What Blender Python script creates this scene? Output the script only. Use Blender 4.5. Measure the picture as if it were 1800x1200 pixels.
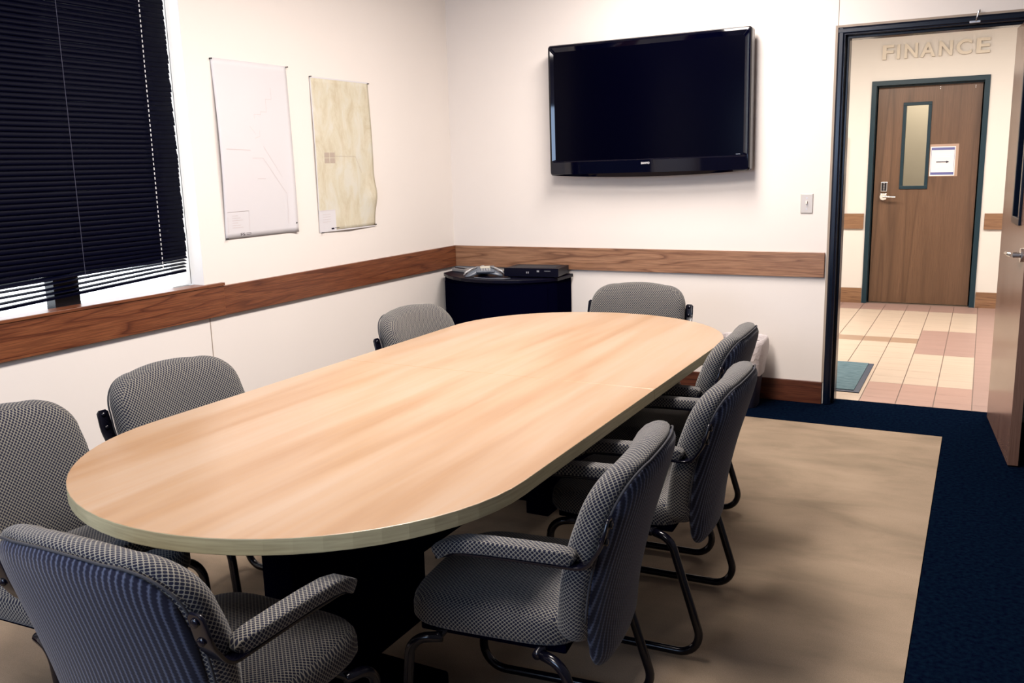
import bpy, bmesh, math, random
from mathutils import Vector, Matrix
random.seed(7)
for o in list(bpy.data.objects): bpy.data.objects.remove(o)
SC = bpy.context.scene
COL = SC.collection
PI = math.pi

# ------------------------------------------------------------ camera
F_PX, CAM = 1571.5, (3.3592, -5.5258, 1.4717)
YAW, PITCH, ROLL = -0.48481, 0.19437, -0.02678
fw = Vector((math.sin(YAW)*math.cos(PITCH), math.cos(YAW)*math.cos(PITCH), -math.sin(PITCH)))
rt = Vector((math.cos(YAW), -math.sin(YAW), 0)); up = rt.cross(fw)
r2 = rt*math.cos(ROLL)+up*math.sin(ROLL); u2 = -rt*math.sin(ROLL)+up*math.cos(ROLL)
cd = bpy.data.cameras.new('camera'); cam = bpy.data.objects.new('camera', cd); COL.objects.link(cam)
cd.sensor_width = 36; cd.lens = 36*F_PX/1800; cd.clip_start = 0.02
cam.matrix_world = Matrix(((r2.x, u2.x, -fw.x, CAM[0]), (r2.y, u2.y, -fw.y, CAM[1]), (r2.z, u2.z, -fw.z, CAM[2]), (0, 0, 0, 1)))
SC.camera = cam

# ------------------------------------------------------------ light and exposure
SC.view_settings.view_transform = 'Standard'; SC.view_settings.look = 'None'
SC.view_settings.gamma = 1; SC.view_settings.use_curve_mapping = False
SC.view_settings.exposure = 0.0
w = bpy.data.worlds.new('world'); SC.world = w; w.use_nodes = True
w.node_tree.nodes['Background'].inputs[0].default_value = (.88, .94, 1, 1)
w.node_tree.nodes['Background'].inputs[1].default_value = 3.8
CEIL = 2.9
def area(name, loc, size, power, col, rot=(0, 0, 0), spread=PI):
    l = bpy.data.lights.new(name, 'AREA'); l.shape = 'RECTANGLE'; l.size, l.size_y = size
    l.energy = power; l.color = col; l.spread = spread
    o = bpy.data.objects.new(name, l); COL.objects.link(o); o.location = loc; o.rotation_euler = rot
    return o
CEILING_LAMPS = [(1.86, -1.25), (1.86, -2.95), (1.86, -5.6)]
for (x, y) in CEILING_LAMPS:
    area('room_lamp_light', (x, y, CEIL-.035), (.55, 1.15), {-1.25: 80, -2.95: 104, -5.6: 58}[y], (1, .905, .845))
area('added_rear_fill_light', (1.6, -6.95, 1.8), (1.8, 1.0), 56, (.38, .6, 1), rot=(PI/2, 0, 0))  # cool fill from behind the camera, outside the added unseen window
HALL_LAMPS = [(0.6, 2.1), (2.4, 2.1), (4.2, 2.1)]
for (x, y) in HALL_LAMPS:
    area('hall_lamp_light', (x, y, 2.765), (1.15, .55), 105, (1, .9, .8))

# ------------------------------------------------------------ materials
MATS = {}
def newmat(name, col, rough=.5, metal=0, spec=.5):
    m = bpy.data.materials.new(name); m.use_nodes = True
    b = m.node_tree.nodes['Principled BSDF']
    b.inputs['Base Color'].default_value = (*col, 1); b.inputs['Roughness'].default_value = rough
    b.inputs['Metallic'].default_value = metal; b.inputs['Specular IOR Level'].default_value = spec
    MATS[name] = m
    return m
def N(m, t, **kw):
    n = m.node_tree.nodes.new(t)
    for k, v in kw.items(): setattr(n, k, v)
    return n
def L(m, a, b): m.node_tree.links.new(a, b)
def bsdf(m): return m.node_tree.nodes['Principled BSDF']
def coords(m, kind='Object', scale=(1, 1, 1), rot=(0, 0, 0)):
    tc = N(m, 'ShaderNodeTexCoord'); mp = N(m, 'ShaderNodeMapping')
    mp.inputs['Scale'].default_value = scale; mp.inputs['Rotation'].default_value = rot
    L(m, tc.outputs[kind], mp.inputs[0]); return mp.outputs[0]
def noise(m, vec, scale, detail=4, rough=.5, dist=0):
    n = N(m, 'ShaderNodeTexNoise'); n.inputs['Scale'].default_value = scale; n.inputs['Detail'].default_value = detail
    n.inputs['Roughness'].default_value = rough; n.inputs['Distortion'].default_value = dist
    L(m, vec, n.inputs['Vector']); return n.outputs[0]
def ramp(m, fac, stops):
    r = N(m, 'ShaderNodeValToRGB'); cr = r.color_ramp
    while len(cr.elements) < len(stops): cr.elements.new(.5)
    for e, (p, c) in zip(cr.elements, stops): e.position = p; e.color = (*c, 1)
    L(m, fac, r.inputs[0]); return r.outputs[0]
def mix(m, fac, a, b, mode='MIX'):
    n = N(m, 'ShaderNodeMix', data_type='RGBA', blend_type=mode)
    for i, v in ((0, fac), (6, a), (7, b)):
        if hasattr(v, 'links'): L(m, v, n.inputs[i])
        elif isinstance(v, tuple): n.inputs[i].default_value = (*v, 1)
        else: n.inputs[i].default_value = v
    return n.outputs[2]
def math_(m, op, a, b=None, c=None):
    n = N(m, 'ShaderNodeMath', operation=op)
    for i, v in enumerate((a, b, c)):
        if v is None: continue
        if hasattr(v, 'links'): L(m, v, n.inputs[i])
        else: n.inputs[i].default_value = v
    return n.outputs[0]
def bump(m, h, strength, dist=.01):
    b = N(m, 'ShaderNodeBump'); b.inputs['Strength'].default_value = strength; b.inputs['Distance'].default_value = dist
    L(m, h, b.inputs['Height']); L(m, b.outputs[0], bsdf(m).inputs['Normal'])
def setcol(m, s): L(m, s, bsdf(m).inputs['Base Color'])

def wall_mat(name, col):
    m = newmat(name, col, .75, spec=.25)
    v = coords(m); n = noise(m, v, 1.3, 3)
    setcol(m, ramp(m, n, [(.3, tuple(c*.97 for c in col)), (.7, col)]))
    bump(m, noise(m, v, 180, 2), .08, .002); return m
wall_mat('wall_paint', (.74, .69, .645)); wall_mat('hall_paint', (.56, .535, .50))
newmat('ceiling_paint', (.55, .54, .53), .9)
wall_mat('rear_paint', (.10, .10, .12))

def wood(name, dark, mid, light, axis, scale=1.0, rough=.35, ringf=7):
    """cathedral grain: long along axis"""
    m = newmat(name, mid, rough, spec=.5)
    s = [22, 22, 22]; s[axis] = 1.5
    v = coords(m, 'Object', tuple(k*scale for k in s))
    n = noise(m, v, .55, 2, .45, .35)
    rings = math_(m, 'FRACT', math_(m, 'MULTIPLY', n, ringf))
    s2 = [260, 260, 260]; s2[axis] = 7
    pores = noise(m, coords(m, 'Object', tuple(s2)), 1, 3, .6)
    big = noise(m, v, .28, 2)
    c = ramp(m, rings, [(0, dark), (.18, mid), (.75, light), (.93, mid), (1, dark)])
    c = mix(m, ramp(m, big, [(.35, (0, 0, 0)), (.65, (.55, .55, .55))]), c, mid)
    c = mix(m, ramp(m, pores, [(.42, (0.45, 0.45, .45)), (.56, (0, 0, 0))]), c, dark)
    setcol(m, c); return m
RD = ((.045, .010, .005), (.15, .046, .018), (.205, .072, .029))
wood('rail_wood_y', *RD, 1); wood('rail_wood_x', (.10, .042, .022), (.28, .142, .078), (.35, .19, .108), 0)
wood('base_wood_x', (.025, .006, .004), (.09, .026, .014), (.12, .04, .02), 0)
wood('hall_rail_wood', (.09, .042, .02), (.19, .10, .05), (.24, .13, .068), 0)
wood('door_veneer', (.065, .032, .016), (.10, .052, .027), (.125, .066, .036), 2, .35, .38, 5)
wood('leaf_veneer', (.10, .05, .036), (.15, .086, .064), (.175, .106, .08), 2, .35, .22, 4)

# table laminate
m = newmat('table_laminate', (.8, .55, .33), .32, spec=.5)
v = coords(m, 'Object', (5.5, .42, 1)); n1 = noise(m, v, 1.6, 3, .55, .2)
v2 = coords(m, 'Object', (42, 1.6, 1)); n2 = noise(m, v2, 1.5, 3, .6)
c = ramp(m, n1, [(.28, (.275, .155, .080)), (.46, (.325, .212, .132)), (.62, (.35, .248, .172))])
c = mix(m, ramp(m, n2, [(.35, (.28, .28, .28)), (.6, (0, 0, 0))]), c, (.35, .205, .10))
setcol(m, c)
m = newmat('table_edge_band', (.33, .31, .21), .45)
v = coords(m, 'Object', (3, 3, 60)); setcol(m, ramp(m, noise(m, v, 3, 4), [(.3, (.30, .265, .155)), (.7, (.42, .375, .225))]))
newmat('table_seam', (.33, .2, .1), .6)
newmat('black_laminate', (.0008, .0008, .006), .6, spec=0)

# woven chair fabric (UV in metres)
def fabric(name, mode):
    m = newmat(name, (.2, .2, .2), .85, spec=.15)
    bsdf(m).inputs['Sheen Weight'].default_value = .15
    P = .0108
    tc = N(m, 'ShaderNodeTexCoord'); sp = N(m, 'ShaderNodeSeparateXYZ'); L(m, tc.outputs['UV'], sp.inputs[0])
    U, V = sp.outputs[0], sp.outputs[1]
    if mode == 'weave':
        a = math_(m, 'MULTIPLY', math_(m, 'ADD', U, V), PI/P*1.0); b = math_(m, 'MULTIPLY', math_(m, 'SUBTRACT', U, V), PI/P*1.0)
        h = math_(m, 'MULTIPLY', math_(m, 'ABSOLUTE', math_(m, 'SINE', a)), math_(m, 'ABSOLUTE', math_(m, 'SINE', b)))
        dots = ramp(m, h, [(.16, (1, 1, 1)), (.40, (0, 0, 0))])
    else:
        a = math_(m, 'MULTIPLY', U, PI/.0125); b = math_(m, 'MULTIPLY', math_(m, 'ADD', V, math_(m, 'MULTIPLY', U, .5)), PI/.0075)
        h = math_(m, 'ADD', math_(m, 'MULTIPLY', math_(m, 'ABSOLUTE', math_(m, 'SINE', a)), .8),
                  math_(m, 'MULTIPLY', math_(m, 'ABSOLUTE', math_(m, 'SINE', b)), .25))
        dots = ramp(m, h, [(.3, (1, 1, 1)), (.75, (0, 0, 0))])
    fine = noise(m, coords(m, 'Object'), 900, 2)
    lt = ramp(m, fine, [(.3, (.135, .126, .106)), (.7, (.235, .22, .185))]) if mode == 'weave' else ramp(m, fine, [(.3, (.036, .044, .075)), (.7, (.085, .10, .155))])  # rib panel darker and bluer: its shade and cool daylight put into the colour
    setcol(m, mix(m, dots, (.005, .006, .018), lt))
    bump(m, dots, .5, .002)
fabric('fabric_weave', 'weave'); fabric('fabric_rib_shaded', 'rib')
newmat('chair_steel', (.002, .002, .006), .2, spec=.4)
newmat('piping', (.045, .045, .05), .9, spec=.1)

# carpets
m = newmat('navy_carpet', (.012, .018, .045), 1, spec=0)
v = coords(m); setcol(m, ramp(m, noise(m, v, 60, 4), [(.3, (.0008, .0015, .007)), (.7, (.002, .006, .014))]))
bump(m, noise(m, v, 700, 2), .3, .004)
m = newmat('greige_carpet', (.3, .23, .16), 1, spec=.08)
v = coords(m); a = noise(m, coords(m, 'Object', (1, 2.1, 1)), 2.6, 5, .55, .4); b = noise(m, v, 420, 2)
c = ramp(m, a, [(.33, (.215, .165, .116)), (.5, (.27, .205, .145)), (.72, (.315, .24, .172))])
setcol(m, mix(m, ramp(m, b, [(.35, (.35, .35, .35)), (.6, (0, 0, 0))]), c, (.11, .085, .06)))
bump(m, b, .35, .004)
# tiles
for nm, col in (('tile_cream', (0.385, 0.31, 0.245)), ('tile_rose', (0.30, 0.19, 0.155)), ('tile_brown', (0.238, 0.162, 0.112)), ('grout', (.17, .12, .10)), ('tile_mauve', (0.259, 0.169, 0.144))):
    m = newmat(nm, col, .42, spec=.4); v = coords(m, 'Object', (1, 6, 1))
    setcol(m, ramp(m, noise(m, v, 3, 4), [(.3, tuple(k*.9 for k in col)), (.7, col)]))
m = newmat('mat_pile', (.13, .21, .26), 1, spec=.1); v = coords(m, 'Object', (8, 50, 1)); n = noise(m, v, 1.6, 3)
setcol(m, ramp(m, n, [(.35, (.055, .095, .115)), (.65, (.105, .16, .185))])); bump(m, n, .6, .01)
newmat('mat_rubber', (.006, .016, .04), .6)
m = newmat('frame_paint', (.0015, .004, .012), .25, spec=.35)
newmat('frame_paint_teal', (.006, .022, .033), .35, spec=.3)
newmat('caulk', (.30, .24, .19), .7)
m = newmat('blind_slat', (.0005, .0008, .006), .42, spec=.03)
newmat('cord_light_white', (.7, .68, .65), .7); newmat('cord_dark', (.05, .05, .08), .7)
newmat('glossy_black', (.0005, .0006, .005), .04, spec=.42)
newmat('screen_black', (.0002, .0002, .003), .16, spec=.06)
newmat('satin_black', (.001, .001, .007), .35, spec=.12)
newmat('device_black', (.003, .004, .009), .42, spec=.3)
newmat('silver', (.55, .56, .58), .28, .9); newmat('chrome', (.75, .74, .72), .16, 1)
newmat('phone_grey', (.10, .115, .14), .35); newmat('phone_silver', (.42, .43, .44), .3, .5)
newmat('grille', (.02, .024, .032), .5, spec=.3)
newmat('lcd', (.42, .40, .34), .4)
newmat('paper_white', (.60, .585, .60), .6, spec=.2)
newmat('ink_dark', (.012, .008, .02), .6, spec=.1); newmat('ink_faint', (.52, .46, .46), .7); newmat('ink_navy', (.08, .09, .24), .6)
newmat('ink_faint_blue', (.62, .62, .68), .7)
m = newmat('map_print', (.72, .66, .5), .6, spec=.2)
v = coords(m, 'Object', (1, 2.2, 1)); a = noise(m, v, 5, 6, .65, .6); b = noise(m, coords(m, 'Object', (1, 1, 1)), 14, 5, .6)
c = ramp(m, a, [(.35, (.49, .43, .31)), (.5, (.56, .52, .40)), (.62, (.58, .56, .48))])
setcol(m, mix(m, ramp(m, b, [(.5, (0, 0, 0)), (.75, (.5, .5, .5))]), c, (.62, .57, .46)))
newmat('map_grid', (.40, .33, .27), .7)
newmat('pin', (.05, .05, .05), .3, .6)
newmat('steel_plate', (.52, .47, .42), .4, .35)
newmat('toggle', (.75, .7, .62), .4)
newmat('letter_beige', (.50, .45, .37), .5)
newmat('lite_glow', (.62, .53, .36), .5)
newmat('bin_dark', (.02, .02, .04), .5)
m = newmat('liner', (.72, .66, .66), .35, spec=.5); bsdf(m).inputs['Transmission Weight'].default_value = .25
bump(m, noise(m, coords(m), 28, 4, .6, 1), .5, .02)
newmat('white_trim', (.75, .72, .70), .5)
newmat('board_cream', (.62, .54, .44), .8)
m = newmat('window_glass', (1, 1, 1), .0); bsdf(m).inputs['Transmission Weight'].default_value = 1; bsdf(m).inputs['IOR'].default_value = 1.02
m = newmat('lamp_diffuser', (.9, .9, .9), .6)
bsdf(m).inputs['Emission Color'].default_value = (1, .9, .78, 1); bsdf(m).inputs['Emission Strength'].default_value = 1.5
newmat('lamp_frame', (.7, .7, .7), .5)
m = newmat('tape', (.33, .22, .15), .2, spec=.6)

# ------------------------------------------------------------ mesh helpers
def link(name, bm, mats, parent=None, smooth=False, bevel=0, seg=2, autosmooth=None):
    me = bpy.data.meshes.new(name)
    bmesh.ops.recalc_face_normals(bm, faces=bm.faces[:])
    bm.to_mesh(me); bm.free()
    if isinstance(mats, str): mats = [mats]
    for k in mats: me.materials.append(MATS[k])
    if smooth:
        for p in me.polygons: p.use_smooth = True
        if autosmooth: me.set_sharp_from_angle(angle=math.radians(autosmooth))
    o = bpy.data.objects.new(name, me); COL.objects.link(o)
    if parent: o.parent = parent
    if bevel:
        md = o.modifiers.new('bevel', 'BEVEL'); md.width = bevel; md.segments = seg; md.limit_method = 'ANGLE'; md.angle_limit = .7
    return o
def thing(name, label, cat, loc=(0, 0, 0), rz=0, group=None):
    o = bpy.data.objects.new(name, None); COL.objects.link(o); o.location = loc; o.rotation_euler = (0, 0, rz)
    o.empty_display_size = .1
    return tag(o, label, cat, group)
def tag(o, label, cat, group=None):
    o['label'] = label; o['category'] = cat
    if group: o['group'] = group
    return o
def struct(o, label=None):
    o['kind'] = 'structure'
    if label: o['label'] = label
    return o
def bx(bm, x0, x1, y0, y1, z0, z1, mi=0, M=None):
    vs = [bm.verts.new(Vector((x, y, z)) if M is None else M @ Vector((x, y, z))) for x in (x0, x1) for y in (y0, y1) for z in (z0, z1)]
    for f in ((0, 1, 3, 2), (4, 6, 7, 5), (0, 4, 5, 1), (2, 3, 7, 6), (0, 2, 6, 4), (1, 5, 7, 3)):
        bm.faces.new([vs[i] for i in f]).material_index = mi
    return bm
def box(name, d, mats, parent=None, bevel=0, M=None):
    return link(name, bx(bmesh.new(), *d, M=M), mats, parent, bevel=bevel)
def prism(bm, pts, z0, z1, mi=0, M=None):
    M = M or Matrix()
    a = [bm.verts.new(M @ Vector((x, y, z0))) for x, y in pts]; b = [bm.verts.new(M @ Vector((x, y, z1))) for x, y in pts]
    bm.faces.new(a[::-1]).material_index = mi; bm.faces.new(b).material_index = mi
    n = len(pts)
    for i in range(n): bm.faces.new((a[i], a[(i+1) % n], b[(i+1) % n], b[i])).material_index = mi
    return bm
def tube(bm, path, r, seg=12, closed=False, flat=None, mi=0):
    """round tube, or with flat=(w,t,sidevec) a ribbon"""
    n = len(path); rings = []
    P = [Vector(p) for p in path]
    for i in range(n):
        if closed: t = P[(i+1) % n]-P[i-1]
        else: t = P[min(i+1, n-1)]-P[max(i-1, 0)]
        t.normalize()
        if flat:
            s = flat[2].normalized(); u = t.cross(s).normalized()
            rr = []
            for k in range(seg):
                a = 2*PI*k/seg; ca, sa = math.cos(a), math.sin(a)
                ex = .35
                cx_ = math.copysign(abs(ca)**ex, ca); sx_ = math.copysign(abs(sa)**ex, sa)
                wsc = r[i] if isinstance(r, (list, tuple)) else 1
                rr.append(bm.verts.new(P[i]+s*cx_*flat[0]/2*wsc+u*sx_*flat[1]/2*min(1, wsc*1.3)))
            rings.append(rr); continue
        if i == 0:
            ref = Vector((0, 0, 1)) if abs(t.z) < .9 else Vector((1, 0, 0))
            u = t.cross(ref).normalized()
        else:
            u = (u-t*u.dot(t)).normalized()
        vv = t.cross(u); ri = r[i] if isinstance(r, (list, tuple)) else r
        rings.append([bm.verts.new(P[i]+(u*math.cos(2*PI*k/seg)+vv*math.sin(2*PI*k/seg))*ri) for k in range(seg)])
    for i in range(n if closed else n-1):
        A, B = rings[i], rings[(i+1) % n]
        for k in range(seg): bm.faces.new((A[k], A[(k+1) % seg], B[(k+1) % seg], B[k])).material_index = mi
    if not closed:
        bm.faces.new(rings[0][::-1]).material_index = mi; bm.faces.new(rings[-1]).material_index = mi
    return bm
def fillet(pts, rad, closed=False, seg=8):
    P = [Vector(p) for p in pts]; out = []; n = len(P)
    for i in range(n):
        if not closed and i in (0, n-1): out.append(P[i]); continue
        a, b, c = P[i-1], P[i], P[(i+1) % n]
        d1 = (a-b).normalized(); d2 = (c-b).normalized(); ang = d1.angle(d2)
        if ang > 3.1: out.append(b); continue
        rr = rad[i] if isinstance(rad, (list, tuple)) else rad
        d = rr/math.tan(ang/2)
        s, e = b+d1*d, b+d2*d; bis = (d1+d2).normalized(); cen = b+bis*(rr/math.sin(ang/2))
        va, vb = s-cen, e-cen; tot = va.angle(vb); ax = va.cross(vb).normalized()
        for k in range(seg+1): out.append(cen+Matrix.Rotation(tot*k/seg, 3, ax) @ va)
    return out
def cyl(bm, c, axis, r, h, seg=20, r1=None, mi=0):
    a = Vector(axis).normalized(); c = Vector(c)
    return tube(bm, [c, c+a*h*.5, c+a*h], [r, (r+(r1 if r1 is not None else r))/2, r1 if r1 is not None else r], seg, mi=mi)
def blob(bm, c, rx, ry, rz, seg=16, rows=8, mi=0):
    M = Matrix.Translation(c) @ Matrix.Diagonal((rx, ry, rz, 1))
    r = bmesh.ops.create_uvsphere(bm, u_segments=seg, v_segments=rows, radius=1, matrix=M)
    for v in r['verts']:
        for f in v.link_faces: f.material_index = mi
    return bm
def copy_tree(o, parent=None):
    c = o.copy(); COL.objects.link(c)
    if parent: c.parent = parent
    for ch in [k for k in bpy.data.objects if k.parent == o]: copy_tree(ch, c)
    return c
def text_mesh(s, size, extrude=0, offset=0, spacing=1):
    cu = bpy.data.curves.new('t', 'FONT'); cu.body = s; cu.size = size; cu.extrude = extrude; cu.offset = offset; cu.space_character = spacing
    o = bpy.data.objects.new('t', cu); COL.objects.link(o); bpy.context.view_layer.update()
    me = bpy.data.meshes.new_from_object(o.evaluated_get(bpy.context.evaluated_depsgraph_get()))
    bpy.data.objects.remove(o); bm = bmesh.new(); bm.from_mesh(me); return bm
def fit(bm, M, w=None, h=None):
    xs = [v.co.x for v in bm.verts]; ys = [v.co.y for v in bm.verts]
    sx = w/(max(xs)-min(xs)) if w else 1; sy = h/(max(ys)-min(ys)) if h else 1
    if w and not h: sy = sx
    if h and not w: sx = sy
    x0, y0 = min(xs), min(ys)
    for v in bm.verts: v.co = M @ Vector(((v.co.x-x0)*sx, (v.co.y-y0)*sy, v.co.z))
    return bm
TOWALL = Matrix(((1, 0, 0, 0), (0, 0, -1, 0), (0, 1, 0, 0), (0, 0, 0, 1)))   # text plane facing -y

# ------------------------------------------------------------ room shell
RX, YB = 3.72, -6.6
XD, XO, XJ, DTOP, HT = 2.573, 2.615, 3.51, 2.115, 2.18       # frame outer, opening, far jamb
WT = .15
RH0, RH1 = .772, .919
WY1, WY0, WZ0, WZ1 = -2.367, -4.75, .925, 2.62                # left window opening
# floor: navy border carpet
struct(box('floor', (-.2, RX+.1, YB-.1, WT, -.1, 0), 'navy_carpet'), 'dark navy border carpet')
cp = box('carpet', (.46, 3.248, YB+.46, -.465, 0.0, .005), 'greige_carpet')
tag(cp, 'large greige carpet field inlaid in the navy carpet border under the table', 'carpet')
# left wall with window opening and panel groove
bm = bmesh.new()
for (y0, y1, z0, z1) in ((WY1, 0, 0, CEIL), (YB, WY0, 0, CEIL), (WY0, WY1, WZ1, CEIL), (WY0, WY1, 0, WZ0)):
    bx(bm, -.22, 0, y0, y1, z0, z1)
struct(link('wall_left', bm, 'wall_paint'))
box_ = lambda *a, **k: box(*a, **k)
g = bx(bmesh.new(), 0, .0012, -2.354, -2.349, .13, RH0)
bx(g, 0, .0012, -4.80, -4.795, .13, RH0); struct(link('trim_1', g, 'caulk'), 'thin vertical panel joint below the left rail')
# TV wall with doorway
bm = bmesh.new()
bx(bm, -.22, XD+.01, 0, WT, 0, CEIL); bx(bm, XD+.01, 3.57, 0, WT, HT-.01, CEIL); bx(bm, 3.57, 5.9, 0, WT, 0, CEIL)
struct(link('wall_back', bm, 'wall_paint'))
struct(box('trim_2', (XD-.002, XD+.001, -.0012, 0, HT+.012, CEIL), 'caulk'), 'thin vertical panel joint above the door frame')
struct(box('wall_right', (RX, RX+.12, YB, 0, 0, CEIL), 'rear_paint'))
# rear wall; its unseen window is added to let in cool fill light
bm = bmesh.new()
bx(bm, -.22, .7, YB-.15, YB, 0, CEIL); bx(bm, 2.5, RX+.12, YB-.15, YB, 0, CEIL); bx(bm, .7, 2.5, YB-.15, YB, 0, 1.25); bx(bm, .7, 2.5, YB-.15, YB, 2.3, CEIL)
struct(link('wall_front', bm, 'rear_paint'))
bm = bmesh.new(); bx(bm, .7, 2.5, YB-.12, YB-.07, 1.25, 1.29); bx(bm, .7, 2.5, YB-.12, YB-.07, 2.26, 2.3)
for x in (.7, 1.28, 1.88, 2.46): bx(bm, x, x+.04, YB-.12, YB-.07, 1.29, 2.26)
struct(link('added_rear_window', bm, 'frame_paint'))
struct(box('ceiling', (-.22, RX+.12, YB-.15, 0, CEIL, CEIL+.1), 'ceiling_paint'))
# baseboards
struct(box('baseboard_back', (0.02, XD-.008, -.014, 0, 0, .136), 'base_wood_x', bevel=.002))
struct(box('baseboard_left', (0, .014, YB, 0, 0, .136), 'rail_wood_y', bevel=.002))
# wooden wall rails
def railend(): pass
r = box('chair_rail', (.02, 2.552, -.02, 0, RH0, RH1), 'rail_wood_x', bevel=.002)
tag(r, 'light brown oak chair rail board running under the television', 'rail')
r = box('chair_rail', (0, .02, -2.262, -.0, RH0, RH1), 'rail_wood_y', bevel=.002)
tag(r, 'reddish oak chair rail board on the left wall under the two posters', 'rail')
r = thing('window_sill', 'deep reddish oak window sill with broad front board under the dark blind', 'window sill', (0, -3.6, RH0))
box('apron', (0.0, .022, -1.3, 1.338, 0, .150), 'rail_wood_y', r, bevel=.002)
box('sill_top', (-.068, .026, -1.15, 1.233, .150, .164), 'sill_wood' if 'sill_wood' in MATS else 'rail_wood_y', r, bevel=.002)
bm = bx(bmesh.new(), 0.0, .026, 1.233, 1.343, .150, .164); link('sill_end', bm, 'rail_wood_y', r)
# left window (glass, frame, mullion)
wn = bpy.data.objects.new('window_1', None); COL.objects.link(wn); wn.location = (-.07, -3.56, .94); struct(wn)
bm = bmesh.new()
bx(bm, -.05, .004, WY0+3.56, WY1+3.56, -.02, -.007); bx(bm, -.05, .004, WY0+3.56, WY1+3.56, WZ1-.98, WZ1-.94)
bx(bm, -.05, .004, WY0+3.56, WY0+3.60, .0, WZ1-.94)
link('window_frame', bm, 'frame_paint', wn)
bm = bmesh.new(); bx(bm, -.05, .006, -3.125+3.56, -3.005+3.56, -.008, WZ1-.98); bx(bm, -.05, .006, -3.95+3.56, -3.83+3.56, -.008, WZ1-.98)
link('mullion', bm, 'frame_paint', wn)
link('glass', bx(bmesh.new(), -.02, -.016, WY0+3.56, WY1+3.56, 0, WZ1-.94), 'window_glass', wn)

# ------------------------------------------------------------ venetian blind
bl = thing('venetian_blind', 'closed navy venetian blind with thin slats covering the left window', 'blind', (-.03, -3.55, .98))
BL0, BL1 = -4.70, -2.432
def skew(y): return .978+(y+3.38)*(1.030-.978)/(.94)*.9     # bottom hangs lower towards the camera
bm = bmesh.new(); z = 0; pitch = .0215; k = 0
NS = int((2.56-1.03)/pitch)
random.seed(3)
for k in range(NS+5):
    open_ = k < 4
    base = k*pitch+.018
    tilt = (.30 if k < 3 else .75) if open_ else 1.32
    jit = random.uniform(-.0007, .0007)
    end = BL1+random.uniform(-.003, .003)-(0.018*(max(0, 5-k)/5))
    segs = 12
    prev = None
    for j in range(segs+1):
        y = BL0+(end-BL0)*j/segs
        fade = max(0, 1-k/7.)                            # skew dies out upwards
        zz = base+(skew(y)-.985)*fade
        sag = (.0015*math.sin(y*9+k) if k < 6 else 0)
        row = []
        for q in range(5):
            s = (q/4-.5)*.0255; crown = .0022*(1-(2*(q/4)-1)**2)
            xx = s*math.cos(tilt)+crown*math.sin(tilt); z2 = -s*math.sin(tilt)+crown*math.cos(tilt)
            row.append(bm.verts.new((xx, y+3.55, zz+z2+jit+sag)))
        if prev:
            for q in range(4): bm.faces.new((prev[q], prev[q+1], row[q+1], row[q]))
        prev = row
o = link('slats', bm, 'blind_slat', bl, smooth=True)
md = o.modifiers.new('s', 'SOLIDIFY'); md.thickness = .0004
bm = bmesh.new(); P = []
pr_ = None
for j in range(11):
    y = BL0+(BL1-.02-BL0)*j/10; zz = skew(y)-.985
    row = [bm.verts.new((sx, y+3.55, zz+sz)) for sx, sz in ((-.012, -.008), (.012, -.008), (.012, .004), (-.012, .004))]
    if pr_:
        for q in range(4): bm.faces.new((pr_[q], pr_[(q+1) % 4], row[(q+1) % 4], row[q]))
    else: bm.faces.new(row[::-1])
    pr_ = row
bm.faces.new(pr_); link('bottom_rail', bm, 'blind_slat', bl, bevel=.002)
box('head_rail', (-.02, .02, BL0+3.55, BL1+3.55, 1.585, 1.625), 'blind_slat', bl)
bm = bmesh.new(); tube(bm, [(.016, -2.990+3.55, 1.58), (.016, -3.005+3.55, .04)], .0011, 6)
link('ladder_cord', bm, 'cord_dark', bl)
bm = bmesh.new()
for k in range(2, NS+5):
    z = k*pitch+.018; y = -2.575-.018*(1-z/1.5)
    tube(bm, [(.0155, y+3.55, z+.001), (.0155, y+3.55, z+.0125)], .0022, 6)
link('cord_light_dashes', bm, 'cord_light_white', bl)  # white dashes along the cord stand for light through the slat slots

# ------------------------------------------------------------ posters
def sheet(y0, y1, z0, z1, f, n=24, mz=30):
    bm = bmesh.new(); g = [[bm.verts.new((f(i/n, j/mz), y0+(y1-y0)*i/n, z0+(z1-z0)*j/mz)) for i in range(n+1)] for j in range(mz+1)]
    for j in range(mz):
        for i in range(n): bm.faces.new((g[j][i], g[j][i+1], g[j+1][i+1], g[j+1][i]))
    return bm
def strip(bm, W, H, f, a, b, wd, mi=0, off=.0009):
    """thin printed line on a curled sheet, a,b in metres from lower left"""
    n = max(1, int((Vector(b)-Vector(a)).length/.02)); d = (Vector(b)-Vector(a)).normalized(); p = Vector((-d.y, d.x))*wd/2
    prev = None
    for k in range(n+1):
        c = Vector(a)+(Vector(b)-Vector(a))*k/n; row = []
        for q in (c-p, c+p): row.append(bm.verts.new((f(q.x/W, q.y/H)+off, q.x, q.y)))
        if prev: bm.faces.new((prev[0], row[0], row[1], prev[1])).material_index = mi
        prev = row
def poster(name, y0, y1, z0, z1, f, mat, label):
    t = thing(name, label, 'poster', (0.0, y0, z0))
    W, H = y1-y0, z1-z0
    o = link('sheet', sheet(0, W, 0, H, f), mat, t, smooth=True)
    md = o.modifiers.new('s', 'SOLIDIFY'); md.thickness = .0004; md.offset = 1
    return t, W, H
def f1(u, v): return .003+.020*max(0, math.sin(PI*v))**1.0*(.3+.7*(1-u))*.8+.012*max(0, (u-.85)/.15)**2*(1-v)+.004*math.sin(u*5)*v*(1-v)
def f2(u, v): return .003+.012*math.sin(PI*v)*(.5+.5*u)+.030*max(0, u-.8)*5*math.exp(-((v-.22)/.09)**2)*.7+.020*max(0, .15-v)/.15*max(0, .5-abs(u-.5))
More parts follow.
